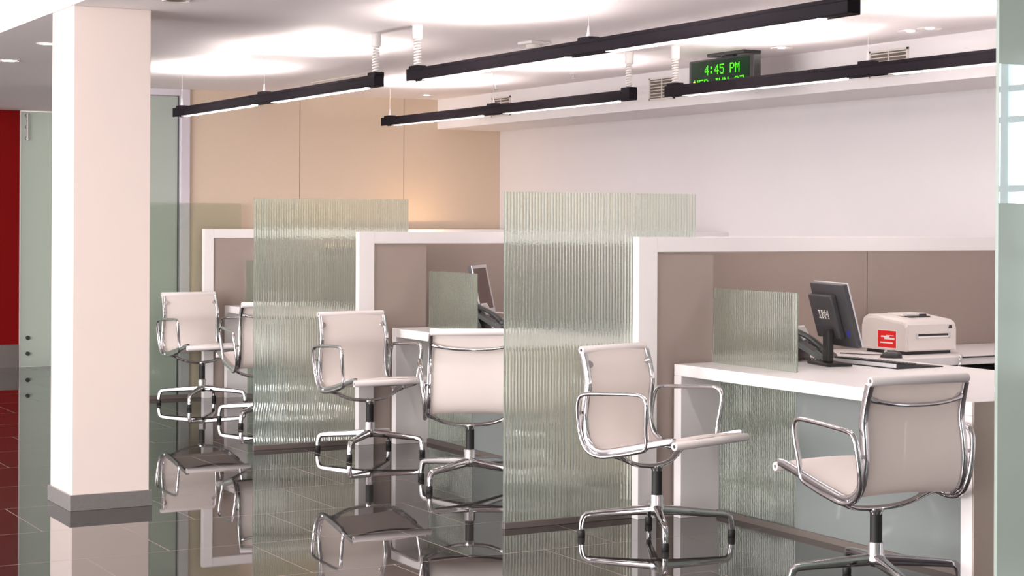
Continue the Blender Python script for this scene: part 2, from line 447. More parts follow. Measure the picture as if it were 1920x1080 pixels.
desk_screen(YD[1]+0.0, 'small frosted glass screen upright on the middle desk, left of silver monitor') .location.y -= 0.06
desk_screen(YD[2]-0.012, 'sliver of frosted glass on the farthest desk, partly behind reeded screen')

# return counter behind the near desk
rc = thing('return_counter', 'white side counter under the printer, along the taupe divider', 'counter', (5.992, 6.83, 0))
boxes('countertop', 'lam', rc, ((0, 0, 0.694), (XW-5.992-0.002, 0.27, 0.7355)), ((0, 0.27, 0.694), (XW-5.992-0.002, 0.712, 0.7355)), bev=0.002)
boxes('niche_shelf', 'lam', rc, ((5.083-5.992, 0.30, 0.7005), (-0.001, 0.712, 0.7355)))
dp = boxes('added_dark_pedestal', 'black', rc, ((0.85, 0.05, 0.06), (1.28, 0.58, 0.66)), bev=0.004)  # black block added to stand in for the shade under the counter
for k in range(3):
    dr = boxes('added_drawer', 'black', dp, ((0.855, 0.032, 0.075+k*0.195), (1.275, 0.05, 0.26+k*0.195)), bev=0.003)
    boxes('added_handle', 'steel', dr, ((1.0, 0.018, 0.20+k*0.195), (1.13, 0.032, 0.21+k*0.195)), bev=0.002)
boxes('support_panel', 'lam', rc, ((XW-5.992-0.03, 0.01, 0), (XW-5.992-0.002, 0.70, 0.694)))
bm = bmesh.new()
sweep(bm, crom([(0.437, -0.008, 0.742), (0.425, -0.014, 0.735), (0.418, -0.018, 0.715), (0.414, -0.018, 0.69), (0.412, -0.010, 0.66)], 5), circ(0.008, 10))
bk = obj('counter_bracket', bm, 'chrome', rc); bk['label'] = 'chrome bracket on counter edge'
boxes('edge_rail', 'dark', rc, ((0.44, -0.006, 0.729), (1.0, 0.0, 0.736)))

# ------------------------------------------------------------------ chairs
PROF = [(.258, .468), (.235, .474), (.15, .456), (.03, .428), (-.09, .402), (-.175, .390), (-.232, .408), (-.266, .452),
        (-.280, .53), (-.275, .61), (-.264, .68), (-.276, .755), (-.300, .832)]
K6 = 6
SH = 0.035      # seat shell sits a little forward of the column
PROF = [(a+SH, b) for a, b in PROF]
PATH = [(v.y, v.z) for v in crom([(0, a, b) for a, b in PROF], K6)]
SPLIT = 6*K6
NP = len(PATH)
def half(i): return 0.236-0.030*i/(NP-1)
def sling(i0, i1):
    path = PATH[i0:i1]
    bm = bmesh.new(); nx = 10; rows = []
    th = 0.0015
    for s in (1, -1):
        R_ = []
        for i, (y, z) in enumerate(path):
            a = path[max(i-1, 0)]; b = path[min(i+1, len(path)-1)]
            ty, tz = b[0]-a[0], b[1]-a[1]; l = math.hypot(ty, tz) or 1
            ny, nz = tz/l, -ty/l           # outward (below / behind)
            row = []
            for j in range(nx+1):
                u = -1+2*j/nx; sag = 0.010*(1-u*u)
                k = sag-s*th
                row.append(bm.verts.new((u*half(i0+i), y+ny*k, z+nz*k)))
            R_.append(row)
        rows.append(R_)
    T, B = rows
    n = len(path)
    for i in range(n-1):
        for j in range(nx):
            bm.faces.new((T[i][j], T[i][j+1], T[i+1][j+1], T[i+1][j])).smooth = True
            bm.faces.new((B[i][j], B[i+1][j], B[i+1][j+1], B[i][j+1])).smooth = True
    for i in range(n-1):
        bm.faces.new((T[i][0], T[i+1][0], B[i+1][0], B[i][0])); bm.faces.new((T[i][nx], B[i][nx], B[i+1][nx], T[i+1][nx]))
    for j in range(nx):
        bm.faces.new((T[0][j], B[0][j], B[0][j+1], T[0][j+1])); bm.faces.new((T[-1][j], T[-1][j+1], B[-1][j+1], B[-1][j]))
    return bm
def roll_bm(y, z, r, half):
    bm = bmesh.new()
    lathe(bm, [(r*0.45, -half+0.012), (r*0.45, -half), (r*0.9, -half), (r, -half+0.004), (r, half-0.004), (r*0.9, half), (r*0.45, half), (r*0.45, half-0.012)], 18, (0, y, z), 'X')
    return bm
def plugs(y, z, r, half, par):
    for s in (-1, 1):
        bm = bmesh.new(); lathe(bm, [(r*0.5, -0.002), (r*0.5, 0.002)], 12, (s*(half-0.009), y, z), 'X')
        obj('end_plug', bm, 'dark', par)
CH = [0]
def make_chair(loc, az, legaz, label):
    g = 'white mesh swivel armchairs at the desks'
    t = thing('swivel_armchair', label, 'chair', loc, -math.radians(az), g)
    seat = obj('seat', sling(0, SPLIT+1), 'mesh', t)
    r1 = obj('front_roll', roll_bm(.262+SH, .456, .0185, .260), 'roll', seat); plugs(.262+SH, .456, .0185, .260, seat)
    back = obj('backrest', sling(SPLIT, NP), 'mesh', t)
    obj('top_roll', roll_bm(-.306+SH, .838, .0175, .224), 'roll', back); plugs(-.306+SH, .838, .0175, .224, back)
    for s in (-1, 1):
        bm = bmesh.new()
        pts = [(s*(half(i)+.0115), PATH[i][0], PATH[i][1]) for i in range(4, NP-1)]
        sweep(bm, pts, rrect(0.0125, 0.0155, 0.005, 2), side=(1, 0, 0))
        obj('side_rail', bm, 'chrome', t)
        # armrest loop
        lp = [(.095, .432), (.103, .50), (.113, .585), (.113, .635), (.090, .660), (.03, .664), (-.12, .656), (-.230, .648), (-.268, .634),
              (-.285, .595), (-.290, .52), (-.281, .445), (-.245, .392), (-.175, .372), (-.07, .386), (.03, .408)]
        L = crom([(s*(0.246+0.024*max(0, min(1, (z-.43)/.18))), y+SH, z) for y, z in lp], 5, True)
        bm = bmesh.new(); sweep(bm, L, circ(.0115, 12, .0100), side=(1, 0, 0), closed=True)
        # small lugs joining arm and rail
        for y, z in ((.06, .424), (-.287, .56), (-.20, .384)):
            add_box(bm, (min(s*.225, s*.252), y+SH-.008, z-.007), (max(s*.225, s*.252), y+SH+.008, z+.007), .002)
        obj('armrest', bm, 'chrome', t)
    # upper back stretcher
    bm = bmesh.new()
    pts = crom([(-.214, -.234, .775), (-.184, -.260, .762), (-.10, -.273, .749), (0, -.277, .745), (.10, -.273, .749), (.184, -.260, .762), (.214, -.234, .775)], 6)
    sc = [2.1-1.1*min(1, min(i, len(pts)-1-i)/8) for i in range(len(pts))]
    sweep(bm, pts, circ(.0105, 12, .009), scales=sc); obj('back_stretcher', bm, 'chrome', t)
    # seat support
    bm = bmesh.new()
    pts = crom([(-.234, -.05, .388), (-.205, -.045, .374), (-.165, -.035, .350), (-.10, -.02, .330), (0, -.01, .322), (.10, -.02, .330), (.165, -.035, .350), (.205, -.045, .374), (.234, -.05, .388)], 5)
    sc = [2.0-1.0*min(1, min(i, len(pts)-1-i)/9) for i in range(len(pts))]
    sweep(bm, pts, circ(.0140, 12, .0105), scales=sc)
    for s in (-1, 1): lathe(bm, [(.008, -.014), (.008, .014)], 10, (s*.17, -.036, .352), 'Y')
    obj('seat_support', bm, 'chrome', t)
    # under-seat front tie bar
    bm = bmesh.new()
    pts = crom([(-.230, .245, .456), (-.12, .238, .440), (0, .235, .434), (.12, .238, .440), (.230, .245, .456)], 5)
    sweep(bm, pts, circ(.006, 8)); obj('seat_stretcher', bm, 'dark', t)
    # column
    bm = bmesh.new(); lathe(bm, [(.030, .322), (.030, .312), (.024, .302), (.022, .290)], 20, (0, -.01, 0)); obj('collar', bm, 'chrome', t, True)
    bm = bmesh.new(); lathe(bm, [(.0235, .305), (.0235, .186)], 20, (0, -.01, 0)); obj('gas_lift', bm, 'rubber', t)
    br = math.radians(az-legaz)
    bm = bmesh.new(); lathe(bm, [(.029, .192), (.031, .188), (.031, .150), (.036, .140), (.040, .125), (.034, .104), (.022, .098)], 24, (0, 0, 0)); hub = obj('base_hub', bm, 'chrome', t, loc=(0, -.01, 0))
    for k in range(4):
        a = br+k*PI/2
        bm = bmesh.new()
        pr = [(.020, .124, 1.25), (.10, .1185, 1.15), (.20, .111, 1.0), (.295, .103, .86), (.318, .099, .84), (.330, .088, .80), (.336, .068, .76), (.339, .045, .72), (.340, .024, .66)]
        sweep(bm, [(0, r, z) for r, z, q in pr], rrect(.0165, .0175, .009, 3), side=(1, 0, 0), scales=[q for r, z, q in pr])
        leg = obj('leg', bm, 'chrome', t, loc=(0, -.01, 0), rotz=a)
        bm = bmesh.new(); lathe(bm, [(.0150, 0), (.0175, .003), (.0175, .026), (.0140, .034)], 14, (0, .340, 0)); obj('glide', bm, 'rubber', leg)
    return t
make_chair((4.467, 6.666, 0), 163, 27.5, 'white mesh armchair turned sideways in front of the largest reeded glass screen')
make_chair((4.554, 5.303, 0), 4, 21, 'white mesh armchair nearest the camera, its back to us at bottom right')
make_chair((4.516, 9.890, 0), 177.5, 45, 'white mesh armchair facing us beside the middle reeded glass screen')
make_chair((4.455, 8.470, 0), 25, 66, 'white mesh armchair with its back to us, cut off by the front glass screen')
make_chair((4.561, 13.092, 0), 175, 35, 'farthest white mesh armchair, facing us in front of green tinted glass')
make_chair((4.530, 11.740, 0), 6, 47, 'white mesh armchair half hidden behind the middle reeded glass screen')

# ------------------------------------------------------------------ pendant lights
def pendant(x, y0, y1, cable_y, wires, label):
    zb, zt = 2.163, 2.233; w = 0.03
    yc = (y0+y1)/2; L = (y1-y0)/2
    t = thing('pendant_light', label, 'ceiling light', (x, yc, zb), 0, 'long dark pendant lights over the desks')
    H = zt-zb
    boxes('housing', 'fixture', t, ((-w, -L, 0.004), (w, L, H-.022)), ((-w, -L, H-.0225), (-w+.004, L, H-.006)), ((w-.004, -L, H-.0225), (w, L, H-.006)), ((-w, -L, H-.0225), (w, -L+.004, H-.006)), ((-w, L-.004, H-.0225), (w, L, H-.006)), ((-w, -L, 0), (-w+.005, L, .004)), ((w-.005, -L, 0), (w, L, .004)), bev=0.0015, seg=1)
    for s in (-1, 1):
        c = s*L*0.5
        a, b = c-L*.40, c+L*.40
        df = boxes('lamp_diffuser', 'diffuser', t, ((-w+.006, a, .0015), (w-.006, b, .0038)))
        obj('louvre', ladder(-w+.0065, w-.0065, a, b, 26, .0024, .0018, -.004, .0012), 'plastic', t)
        boxes('uplight_tube', 'uplight', t, ((-.014, c-L*.11, H-.0215), (.014, c+L*.11, H-.016)))
    for k, y in enumerate(wires):
        bm = bmesh.new(); yy = y-yc
        lathe(bm, [(.011, H), (.011, H+.012), (.006, H+.03), (.004, H+.055), (.0012, H+.06), (.0012, ZC-zb)], 10, (0, yy, 0))
        obj('suspension_wire', bm, 'plastic', t)
        boxes('bracket', 'fixture', t, ((-w*.98, yy-.05, H-.012), (w*.98, yy+.05, H+.008)), bev=.004)
    yy = cable_y-yc
    bm = bmesh.new(); lathe(bm, [(.024, ZC-zb-.075), (.028, ZC-zb-.072), (.028, ZC-zb-.004), (.031, ZC-zb-.0005)], 20, (0, yy, 0)); obj('canopy', bm, 'plastic', t)
    bm = bmesh.new(); hp = []
    turns = 9; z0, z1 = H+.012, ZC-zb-.075
    for i in range(turns*12+1):
        a = 2*PI*i/12; f = i/(turns*12)
        hp.append((.016*math.cos(a), yy+.016*math.sin(a), z0+(z1-z0)*f))
    sweep(bm, hp, circ(.0050, 7)); obj('coiled_cable', bm, 'plastic', t)
    boxes('cable_bracket', 'fixture', t, ((-w*.98, yy-.05, H-.012), (w*.98, yy+.05, H+.010)), bev=.005)
    return t
pendant(4.131, 8.952, 12.450, 8.996, (10.70, 12.33), 'dark pendant light farthest left, hanging nearest the pillar')
pendant(4.138, 4.940, 8.560, 8.484, (6.75, 5.0), 'largest dark pendant light, at the top centre of the room')
pendant(5.908, 9.110, 12.700, 9.160, (10.90, 12.60), 'dark pendant light in the middle, its far end before the tan wall')
pendant(5.955, 5.200, 8.800, 8.730, (7.0, 5.3), 'dark pendant light crossing in front of the green clock display')

# ------------------------------------------------------------------ green LED clock
FONT = {'4': ['00010', '00110', '01010', '10010', '11111', '00010', '00010'], '5': ['11111', '10000', '11110', '00001', '00001', '10001', '01110'],
        ':': ['00000', '01100', '01100', '00000', '01100', '01100', '00000'], 'P': ['11110', '10001', '10001', '11110', '10000', '10000', '10000'],
        'M': ['10001', '11011', '10101', '10101', '10001', '10001', '10001'], 'W': ['10001', '10001', '10001', '10101', '10101', '11011', '10001'],
        'E': ['11111', '10000', '10000', '11110', '10000', '10000', '11111'], 'D': ['11110', '10001', '10001', '10001', '10001', '10001', '11110'],
        'J': ['00111', '00010', '00010', '00010', '00010', '10010', '01100'], 'U': ['10001']*6+['01110'], 'N': ['10001', '11001', '10101', '10101', '10011', '10001', '10001'],
        '0': ['01110', '10001', '10011', '10101', '11001', '10001', '01110'], '7': ['11111', '00001', '00010', '00100', '01000', '01000', '01000'], ' ': ['00000']*7}
ck = thing('clock_display', 'black ceiling hung clock display with green numerals', 'clock', (6.40, 8.90, 2.215))
boxes('case', 'black', ck, ((0, -.345, 0), (.055, .327, .212)), bev=.004)
boxes('display_window', 'ledface', ck, ((-.0015, -.305, .012), (0, .30, .202)))
def ledtext(txt, ystart, ztop, cell, bm):
    for i, ch in enumerate(txt):
        for r, row in enumerate(FONT[ch]):
            for c, b in enumerate(row):
                if b == '1':
                    y = ystart-(i*6+c)*cell; z = ztop-r*cell
                    k = cell*.38
                    add_box(bm, (-.0035, y-k, z-k), (-.0017, y+k, z+k))
bm = bmesh.new(); ledtext('4:45 PM', .150, .170, .0088, bm); obj('time_digits', bm, 'led', ck)
for w_, c_ in (('WED', 0), ('JUN', 4), ('07', 8)):
    bm = bmesh.new(); ledtext(w_, .262-c_*6*.0088, .086, .0088, bm); obj('date_digits', bm, 'led', ck)
bm = bmesh.new(); lathe(bm, [(.009, 0), (.006, .004)], 12, (-.006, .262, .073), 'X'); obj('indicator_lamp', bm, 'ledy', ck)
boxes('ceiling_bracket', 'black', ck, ((-.012, -.26, .2225), (.12, .12, .2435)), ((.015, -.12, .21), (.045, .0, .2235)), bev=.004)

# ------------------------------------------------------------------ vents, detectors, downlights
def vent(y, w, label):
    t = thing('air_vent', label, 'vent', (6.853, y, 2.34), 0, 'supply vents in the white soffit')
    h = .078; a = w/2
    boxes('vent_frame', 'ventslat', t, ((-.010, -a, -h), (-.0005, a, -h+.012)), ((-.010, -a, h-.012), (-.0005, a, h)), ((-.010, -a, -h), (-.0005, -a+.012, h)), ((-.010, a-.012, -h), (-.0005, a, h)), ((-.009, -.004, -h+.012), (-.0005, .004, h-.012)))
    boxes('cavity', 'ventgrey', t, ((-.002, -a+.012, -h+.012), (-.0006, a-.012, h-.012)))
    rt = Matrix.Rotation(math.radians(28), 3, 'Y'); bm = bmesh.new()
    for k in range(6):
        z = -h+.024+k*.0218
        add_box(bm, (-.0085, -a+.012, z-.0028), (-.0025, a-.012, z+.0028))
    obj('slats', bm, 'ventslat', t)
vent(12.51, .31, 'slatted air vent farthest away, above the middle pendant light')
vent(10.20, .31, 'slatted air vent just left of the green clock display')
vent(7.87, .33, 'slatted air vent on the right, cut by the rightmost pendant light')
sd = thing('smoke_detector', 'square white smoke detector on the ceiling above largest pendant light', 'smoke detector', (5.10, 8.92, ZC-.0005), .1)
boxes('housing', 'plastic', sd, ((-.07, -.07, -.018), (.07, .07, 0)), bev=.006)
bm = bmesh.new(); lathe(bm, [(.03, -.045), (.045, -.040), (.05, -.018)], 20, (0, 0, 0)); obj('sensor_cap', bm, 'ventslat', sd)
def sprinkler(x, y, label):
    t = thing('sprinkler_head', label, 'sprinkler', (x, y, ZC), 0, 'sprinkler heads in the ceiling')
    bm = bmesh.new(); lathe(bm, [(.022, -.004), (.026, 0)], 16); obj('escutcheon', bm, 'plastic', t)
    bm = bmesh.new(); lathe(bm, [(.016, -.034), (.016, -.032), (.005, -.03), (.006, -.004)], 14); obj('deflector', bm, 'chrome', t)
sprinkler(6.493, 11.941, 'sprinkler head above the farthest soffit vent')
sprinkler(6.437, 10.70, 'sprinkler head on the ceiling left of the coiled cable')
def downlight(x, y, label, lit, group, two=False, lr=.046):
    t = thing('downlight', label, 'downlight', (x, y, ZC-.0005), 0, group)
    for dy in ((-.075, .075) if two else (0,)):
        bm = bmesh.new(); prof = [(.050, -.002), (.062, -.006), (.066, 0)]
        n = 24; inner = [bm.verts.new((.048*math.cos(2*PI*i/n), dy+.048*math.sin(2*PI*i/n), -.002)) for i in range(n)]
        outer = [bm.verts.new((.064*math.cos(2*PI*i/n), dy+.064*math.sin(2*PI*i/n), -.006)) for i in range(n)]
        rim = [bm.verts.new((.068*math.cos(2*PI*i/n), dy+.068*math.sin(2*PI*i/n), 0)) for i in range(n)]
        for i in range(n):
            j = (i+1) % n
            bm.faces.new((inner[i], inner[j], outer[j], outer[i])); bm.faces.new((outer[i], outer[j], rim[j], rim[i]))
        obj('trim_ring', bm, 'plastic' if not lit or two else 'ventslat', t)
        bm = bmesh.new(); lathe(bm, [(lr, -.0035), (lr, -.001)], 20, (0, dy, 0)); obj('lamp', bm, 'down' if lit else 'ventgrey', t)
downlight(2.769, 11.773, 'lit downlight in the lower left ceiling, nearest the picture edge', True, 'ceiling downlights')
downlight(2.700, 10.516, 'lit downlight half hidden by the white side of the pillar', True, 'ceiling downlights')
downlight(2.688, 8.117, 'unlit downlight in the ceiling right above the pillar', False, 'ceiling downlights')
downlight(6.537, 7.263, 'twin downlight near the right end of the soffit', True, 'ceiling downlights', True, .022)
downlight(6.519, 8.443, 'downlight in the ceiling right of the clock display', True, 'ceiling downlights', False, .022)
downlight(6.505, 13.161, 'downlight in the ceiling close to the tan wall', True, 'ceiling downlights', False, .022)
o = boxes('ceiling_diffuser', 'ventslat', None, ((5.16, 11.6, ZC-.008), (5.32, 12.4, ZC-.0005)), bev=.002); tag(o, 'slim linear air slot in the ceiling behind the left pendant light', 'vent')

# ------------------------------------------------------------------ near desk equipment
ZD = 0.7362
def monitor(loc, rotz, label, tilt, silver):
    """screen faces local -y ; width along x"""
    t = thing('computer_monitor', label, 'monitor', loc, rotz)
    R_ = Matrix.Rotation(tilt, 3, 'X')
    def panel(lo, hi, bev, name, mat, par=t):
        bm = bmesh.new(); add_box(bm, lo, hi, bev)
        for v in bm.verts: v.co = R_ @ v.co + Vector((0, 0, .245))
        return obj(name, bm, mat, par)
    w, h = .183, .155
    panel((-w, -.004, -h), (w, .022, h), .004, 'case', 'dark')
    bz = bmesh.new()
    for lo, hi in (((-w-.002, -.010, -h-.002), (-w+.018, -.003, h+.002)), ((w-.018, -.010, -h-.002), (w+.002, -.003, h+.002)), ((-w+.018, -.010, h-.018), (w-.018, -.003, h+.002)), ((-w+.018, -.010, -h-.002), (w-.018, -.003, -h+.028))): add_box(bz, lo, hi, .0015)
    for v in bz.verts: v.co = R_ @ v.co + Vector((0, 0, .245))
    obj('bezel', bz, 'silver', t)
    panel((-w+.018, -.006, -h+.028), (w-.018, -.003, h-.018), 0, 'screen', 'screen')
    rear = panel((-.085 if not silver else -w+.02, .020, -h+.045), (w-.012, .052, h-.050), .008, 'rear_cover', 'dark')
    # rear badge : maker letters as white strokes and a small blue seal
    bm = bmesh.new()
    F = {'I': ['111', '010', '010', '010', '111'], 'B': ['110', '101', '110', '101', '110'], 'M': ['10001', '11011', '10101', '10001', '10001']}
    x = .088
    for ch in 'IBM':
        rows = F[ch]
        for r, row in enumerate(rows):
            for c, b in enumerate(row):
                if b == '1':
                    xx = x-c*.0085; zz = .028-r*.0088
                    add_box(bm, (xx-.0042, .052, zz-.0034), (xx+.0042, .0528, zz+.0034))
        x -= (len(rows[0])+1)*.0085
    if not silver:
        for v in bm.verts: v.co = R_ @ v.co + Vector((0, 0, .245))
        obj('maker_mark', bm, 'stickerw', rear)
        bm = bmesh.new(); lathe(bm, [(.016, 0), (.016, .0012)], 16, (-.125, .022, -.085), 'Y')
        for v in bm.verts: v.co = R_ @ v.co + Vector((0, 0, .245))
        obj('seal', bm, 'blue', rear)
    else: bm.free()
    # stand
    bm = bmesh.new(); add_box(bm, (-.032, .030, .012), (.032, .062, .175), .008); obj('neck', bm, 'black', t)
    bm = bmesh.new(); add_box(bm, (-.115, -.028, 0), (.115, .105, .014), .006); obj('stand_base', bm, 'black', t)
    return t
# near monitor: screen faces +X (staff side), seen from behind
monitor((5.515, 6.70, ZD), math.radians(76), 'black monitor seen from behind with white letters on its back', math.radians(-15), False)
monitor((5.375, 10.055, ZD), math.radians(47.5), 'monitor in a silver bezel showing its dark screen on the middle desk', math.radians(-12), True)

def phone(loc, rotz, label):
    """wedge desk phone; front (low edge) towards local -y"""
    t = thing('desk_phone', label, 'phone', loc, rotz, 'black desk phones')
    bm = bmesh.new()
    w = .10
    def prism(bm, poly, x0, x1):
        A = [bm.verts.new((x0, y, z)) for y, z in poly]; B = [bm.verts.new((x1, y, z)) for y, z in poly]
        n = len(poly)
        bm.faces.new(A[::-1]); bm.faces.new(B)
        for i in range(n): bm.faces.new((A[i], A[(i+1) % n], B[(i+1) % n], B[i]))
    prism(bm, [(-.11, .018), (-.105, .030), (.085, .135), (.100, .130), (.100, .112), (-.085, .012)], -w, w)
    obj('body', bm, 'dark', t)
    bm = bmesh.new(); prism(bm, [(.02, 0), (.11, 0), (.095, .11), (.06, .09)], -w*.8, w*.8); obj('stand', bm, 'black', t)
    ang = math.atan2(.105, .19)
    def on(u, v, n): # u across, v up the slope from the low edge
        return Vector((u, -.105+v*math.cos(ang)-n*math.sin(ang), .030+v*math.sin(ang)+n*math.cos(ang)))
    def slopebox(bm, u0, u1, v0, v1, n0, n1):
        P = [on(u, v, n) for n in (n0, n1) for u, v in ((u0, v0), (u1, v0), (u1, v1), (u0, v1))]
        V = [bm.verts.new(p) for p in P]
        for f in ((0, 1, 2, 3), (4, 5, 6, 7), (0, 1, 5, 4), (1, 2, 6, 5), (2, 3, 7, 6), (3, 0, 4, 7)): bm.faces.new([V[i] for i in f])
    def tiltbox(bm, u0, u1, v0, v1, a0, a1, th):
        P = [on(u, v, n) for k in (0, 1) for u, v, n in ((u0, v0, a0+k*th), (u1, v0, a0+k*th), (u1, v1, a1+k*th), (u0, v1, a1+k*th))]
        V = [bm.verts.new(p) for p in P]
        for f in ((0, 1, 2, 3), (4, 5, 6, 7), (0, 1, 5, 4), (1, 2, 6, 5), (2, 3, 7, 6), (3, 0, 4, 7)): bm.faces.new([V[i] for i in f])
    bm = bmesh.new(); tiltbox(bm, -.040, .060, .140, .205, 0, .040, .007); d = obj('display_bezel', bm, 'silver', t)
    bm = bmesh.new(); tiltbox(bm, -.030, .050, .149, .196, .0127, .0418, .0012); obj('display', bm, 'phonelcd', d)
    bm = bmesh.new()
    for r in range(4):
        for c in range(4): slopebox(bm, -.01+c*.024, .008+c*.024, .030+r*.026, .048+r*.026, 0, .004)
    obj('keypad', bm, 'black', t)
    bm = bmesh.new()
    pts = crom([on(-.075, .002, .022), on(-.075, .03, .032), on(-.075, .11, .040), on(-.075, .185, .032), on(-.075, .212, .022)], 5)
    n = len(pts); sc = [(1.35, 1.2) if min(i, n-1-i) < 5 else (1.0, .85) for i in range(n)]
    sweep(bm, pts, rrect(.020, .014, .008, 3), side=(1, 0, 0), scales=sc); h = obj('handset', bm, 'black', t)
    bm = bmesh.new(); slopebox(bm, -.098, -.050, .0, .045, 0, .014); slopebox(bm, -.098, -.050, .175, .215, 0, .014); obj('cradle', bm, 'black', t)
    bm = bmesh.new(); hp = []
    for i in range(12*10+1):
        a = 2*PI*i/10; f = i/120
        base = Vector((-.085-.02*math.sin(PI*f), -.105+.19*f, .014))
        hp.append(base+Vector((.006*math.cos(a), 0, .006*math.sin(a))))
    sweep(bm, hp, circ(.0022, 6)); obj('coiled_cord', bm, 'black', h)
    return t
phone((5.575, 6.985, ZD), math.radians(30), 'black desk phone behind the black monitor on the nearest desk')
phone((5.265, 9.735, ZD), math.radians(40), 'black desk phone in front of the silver monitor on the middle desk')

kb = thing('keyboard', 'black keyboard beside the black monitor, edge towards the nearest chair', 'keyboard', (5.672, 6.595, ZD), math.radians(-88))
def kprism(name, poly, x0, x1, mat, par):
    bm = bmesh.new()
    A = [bm.verts.new((x0, y, z)) for y, z in poly]; B = [bm.verts.new((x1, y, z)) for y, z in poly]; n = len(poly)
    bm.faces.new(A[::-1]); bm.faces.new(B)
    for i in range(n): bm.faces.new((A[i], A[(i+1) % n], B[(i+1) % n], B[i]))
    return obj(name, bm, mat, par)
# long side along local x ; local +y faces the staff
kprism('case', [(-.08, 0), (-.08, .026), (.075, .014), (.085, .004), (.085, 0)], -.225, .225, 'black', kb)
kprism('rear_edge', [(-.083, .006), (-.083, .024), (-.0802, .024), (-.0802, .006)], -.222, .222, 'silver', kb)
bm = bmesh.new()
for r in range(5):
    for c in range(17):
        y = -.066+r*.026; x = -.208+c*.026
        z = .026-(y+.08)*.0775
        add_box(bm, (x-.010, y-.010, z), (x+.010, y+.010, z+.007), .002, 1)
obj('keys', bm, 'dark', kb)
kprism('palm_rest', [(.086, 0), (.086, .008), (.20, .006), (.215, .002), (.215, 0)], -.225, .225, 'rubber', kb)

ms = thing('mouse', 'black computer mouse beside the cream printer', 'mouse', (6.055, 6.93, ZD), math.radians(30))
bm = bmesh.new(); bmesh.ops.create_uvsphere(bm, u_segments=24, v_segments=12, radius=1)
for v in bm.verts: v.co = Vector((v.co.x*.033, v.co.y*.058, max(0, v.co.z)*.038*(1-.25*v.co.y)))
obj('shell', bm, 'black', ms, True)
bm = bmesh.new(); lathe(bm, [(.008, -.003), (.009, 0), (.008, .003)], 14, (0, .028, .030), 'X'); obj('scroll_wheel', bm, 'silver', ms)

# printer
pr = thing('printer', 'cream laser printer with a red sticker on the side counter', 'printer', (6.243, 7.033, 0.7357))
bm = bmesh.new()
W, D = .345, .345
# side profile (y,z) extruded in x with rounded top edges
prof = [(0, .018), (0, .150), (.010, .172), (.030, .180), (.16, .193), (.23, .203), (.31, .200), (.335, .188), (.345, .16), (.345, .018)]
def inset(x):
    e = min(x, W-x); return 0 if e > .022 else .022*(1-math.sqrt(max(0, 1-(1-e/.022)**2)))
xs = [0, .003, .009, .016, .022, .09, W/2, W-.09, W-.022, W-.016, W-.009, W-.003, W]
rows = []
for x in xs:
    k = inset(x); row = []
    for y, z in prof:
        zz = z-k*(1 if z > .1 else 0); yy = y
        row.append(bm.verts.new((x, yy, zz)))
    rows.append(row)
n = len(prof)
for A, B in zip(rows, rows[1:]):
    for i in range(n): bm.faces.new((A[i], A[(i+1) % n], B[(i+1) % n], B[i]))
bm.faces.new(rows[0][::-1]); bm.faces.new(rows[-1])
body = obj('body', bm, 'printer', pr, False)
for p in body.data.polygons: p.use_smooth = abs(p.normal.z) > .05 and abs(p.normal.x) < .95
boxes('foot', 'black', pr, ((.02, .02, .0003), (W-.02, D-.02, .018)))
bm = bmesh.new(); A = [(.10, .10, .192), (.25, .10, .192), (.24, .21, .2035), (.11, .21, .2035)]
add_box(bm, (.10, .09, .1885), (.25, .125, .1935), .002); add_box(bm, (.205, .12, .19), (.25, .16, .204), .002)
obj('output_slot', bm, 'black', pr)
boxes('paper_guide', 'plastic', pr, ((.09, .128, .193), (.255, .25, .2075)), bev=.004)
fp = boxes('front_door', 'printer', pr, ((.012, -.006, .022), (W-.012, 0, .158)), bev=.003)
boxes('feed_slot', 'black', fp, ((.075, -.0075, .096), (.285, -.0055, .107)))
boxes('slot_lip', 'stickerw', fp, ((.075, -.012, .088), (.285, -.006, .095)), bev=.001)
boxes('slot_guide', 'silver', fp, ((.062, -.011, .084), (.076, -.006, .112)), ((.284, -.011, .084), (.298, -.006, .112)), bev=.002)
bm = bmesh.new(); vs = [(.285, -.0075, .132), (.312, -.0075, .132), (.306, -.0075, .150), (.291, -.0075, .150)]
bm.faces.new([bm.verts.new(v) for v in vs]); bm.faces.new([bm.verts.new((x, y+.001, z)) for x, y, z in vs][::-1]); obj('control_badge', bm, 'dark', fp)
st = boxes('sticker', 'sticker', pr, ((-.0012, .074, .031), (-.0003, .216, .120)))
boxes('sticker_border', 'stickerw', st, ((-.0008, .069, .027), (-.0001, .221, .124)))
boxes('sticker_text', 'stickerw', st, ((-.0018, .125, .084), (-.0012, .190, .092)), ((-.0018, .085, .074), (-.0012, .165, .084)), ((-.0018, .098, .053), (-.0012, .196, .060)), ((-.0018, .092, .093), (-.0012, .150, .0965)))

# cables
bm = bmesh.new(); sweep(bm, crom([(5.99, 7.25, .741), (6.06, 7.10, .741), (6.13, 7.02, .742), (6.10, 6.99, .741), (6.075, 6.98, .745)], 6), circ(.0028, 7))
tag(obj('mouse_cable', bm, 'black'), 'black mouse cable trailing along the printer foot', 'cable')
bm = bmesh.new(); sweep(bm, crom([(5.50, 10.25, .80), (5.56, 10.18, .822), (5.62, 10.05, .80), (5.66, 9.95, .765), (5.70, 9.86, .741)], 6), circ(.006, 8))
sweep(bm, crom([(5.50, 10.25, .80), (5.55, 10.15, .79), (5.60, 10.04, .765), (5.63, 9.95, .742)], 6), circ(.005, 8))
tag(obj('monitor_cable', bm, 'plastic'), 'pale looped cable beside the silver monitor', 'cable')
bm = bmesh.new(); add_box(bm, (5.52, 9.50, ZD), (5.66, 9.90, ZD+.018), .004); kk = obj('keyboard', bm, 'black'); tag(kk, 'black keyboard edge right of the phone on the middle desk', 'keyboard')

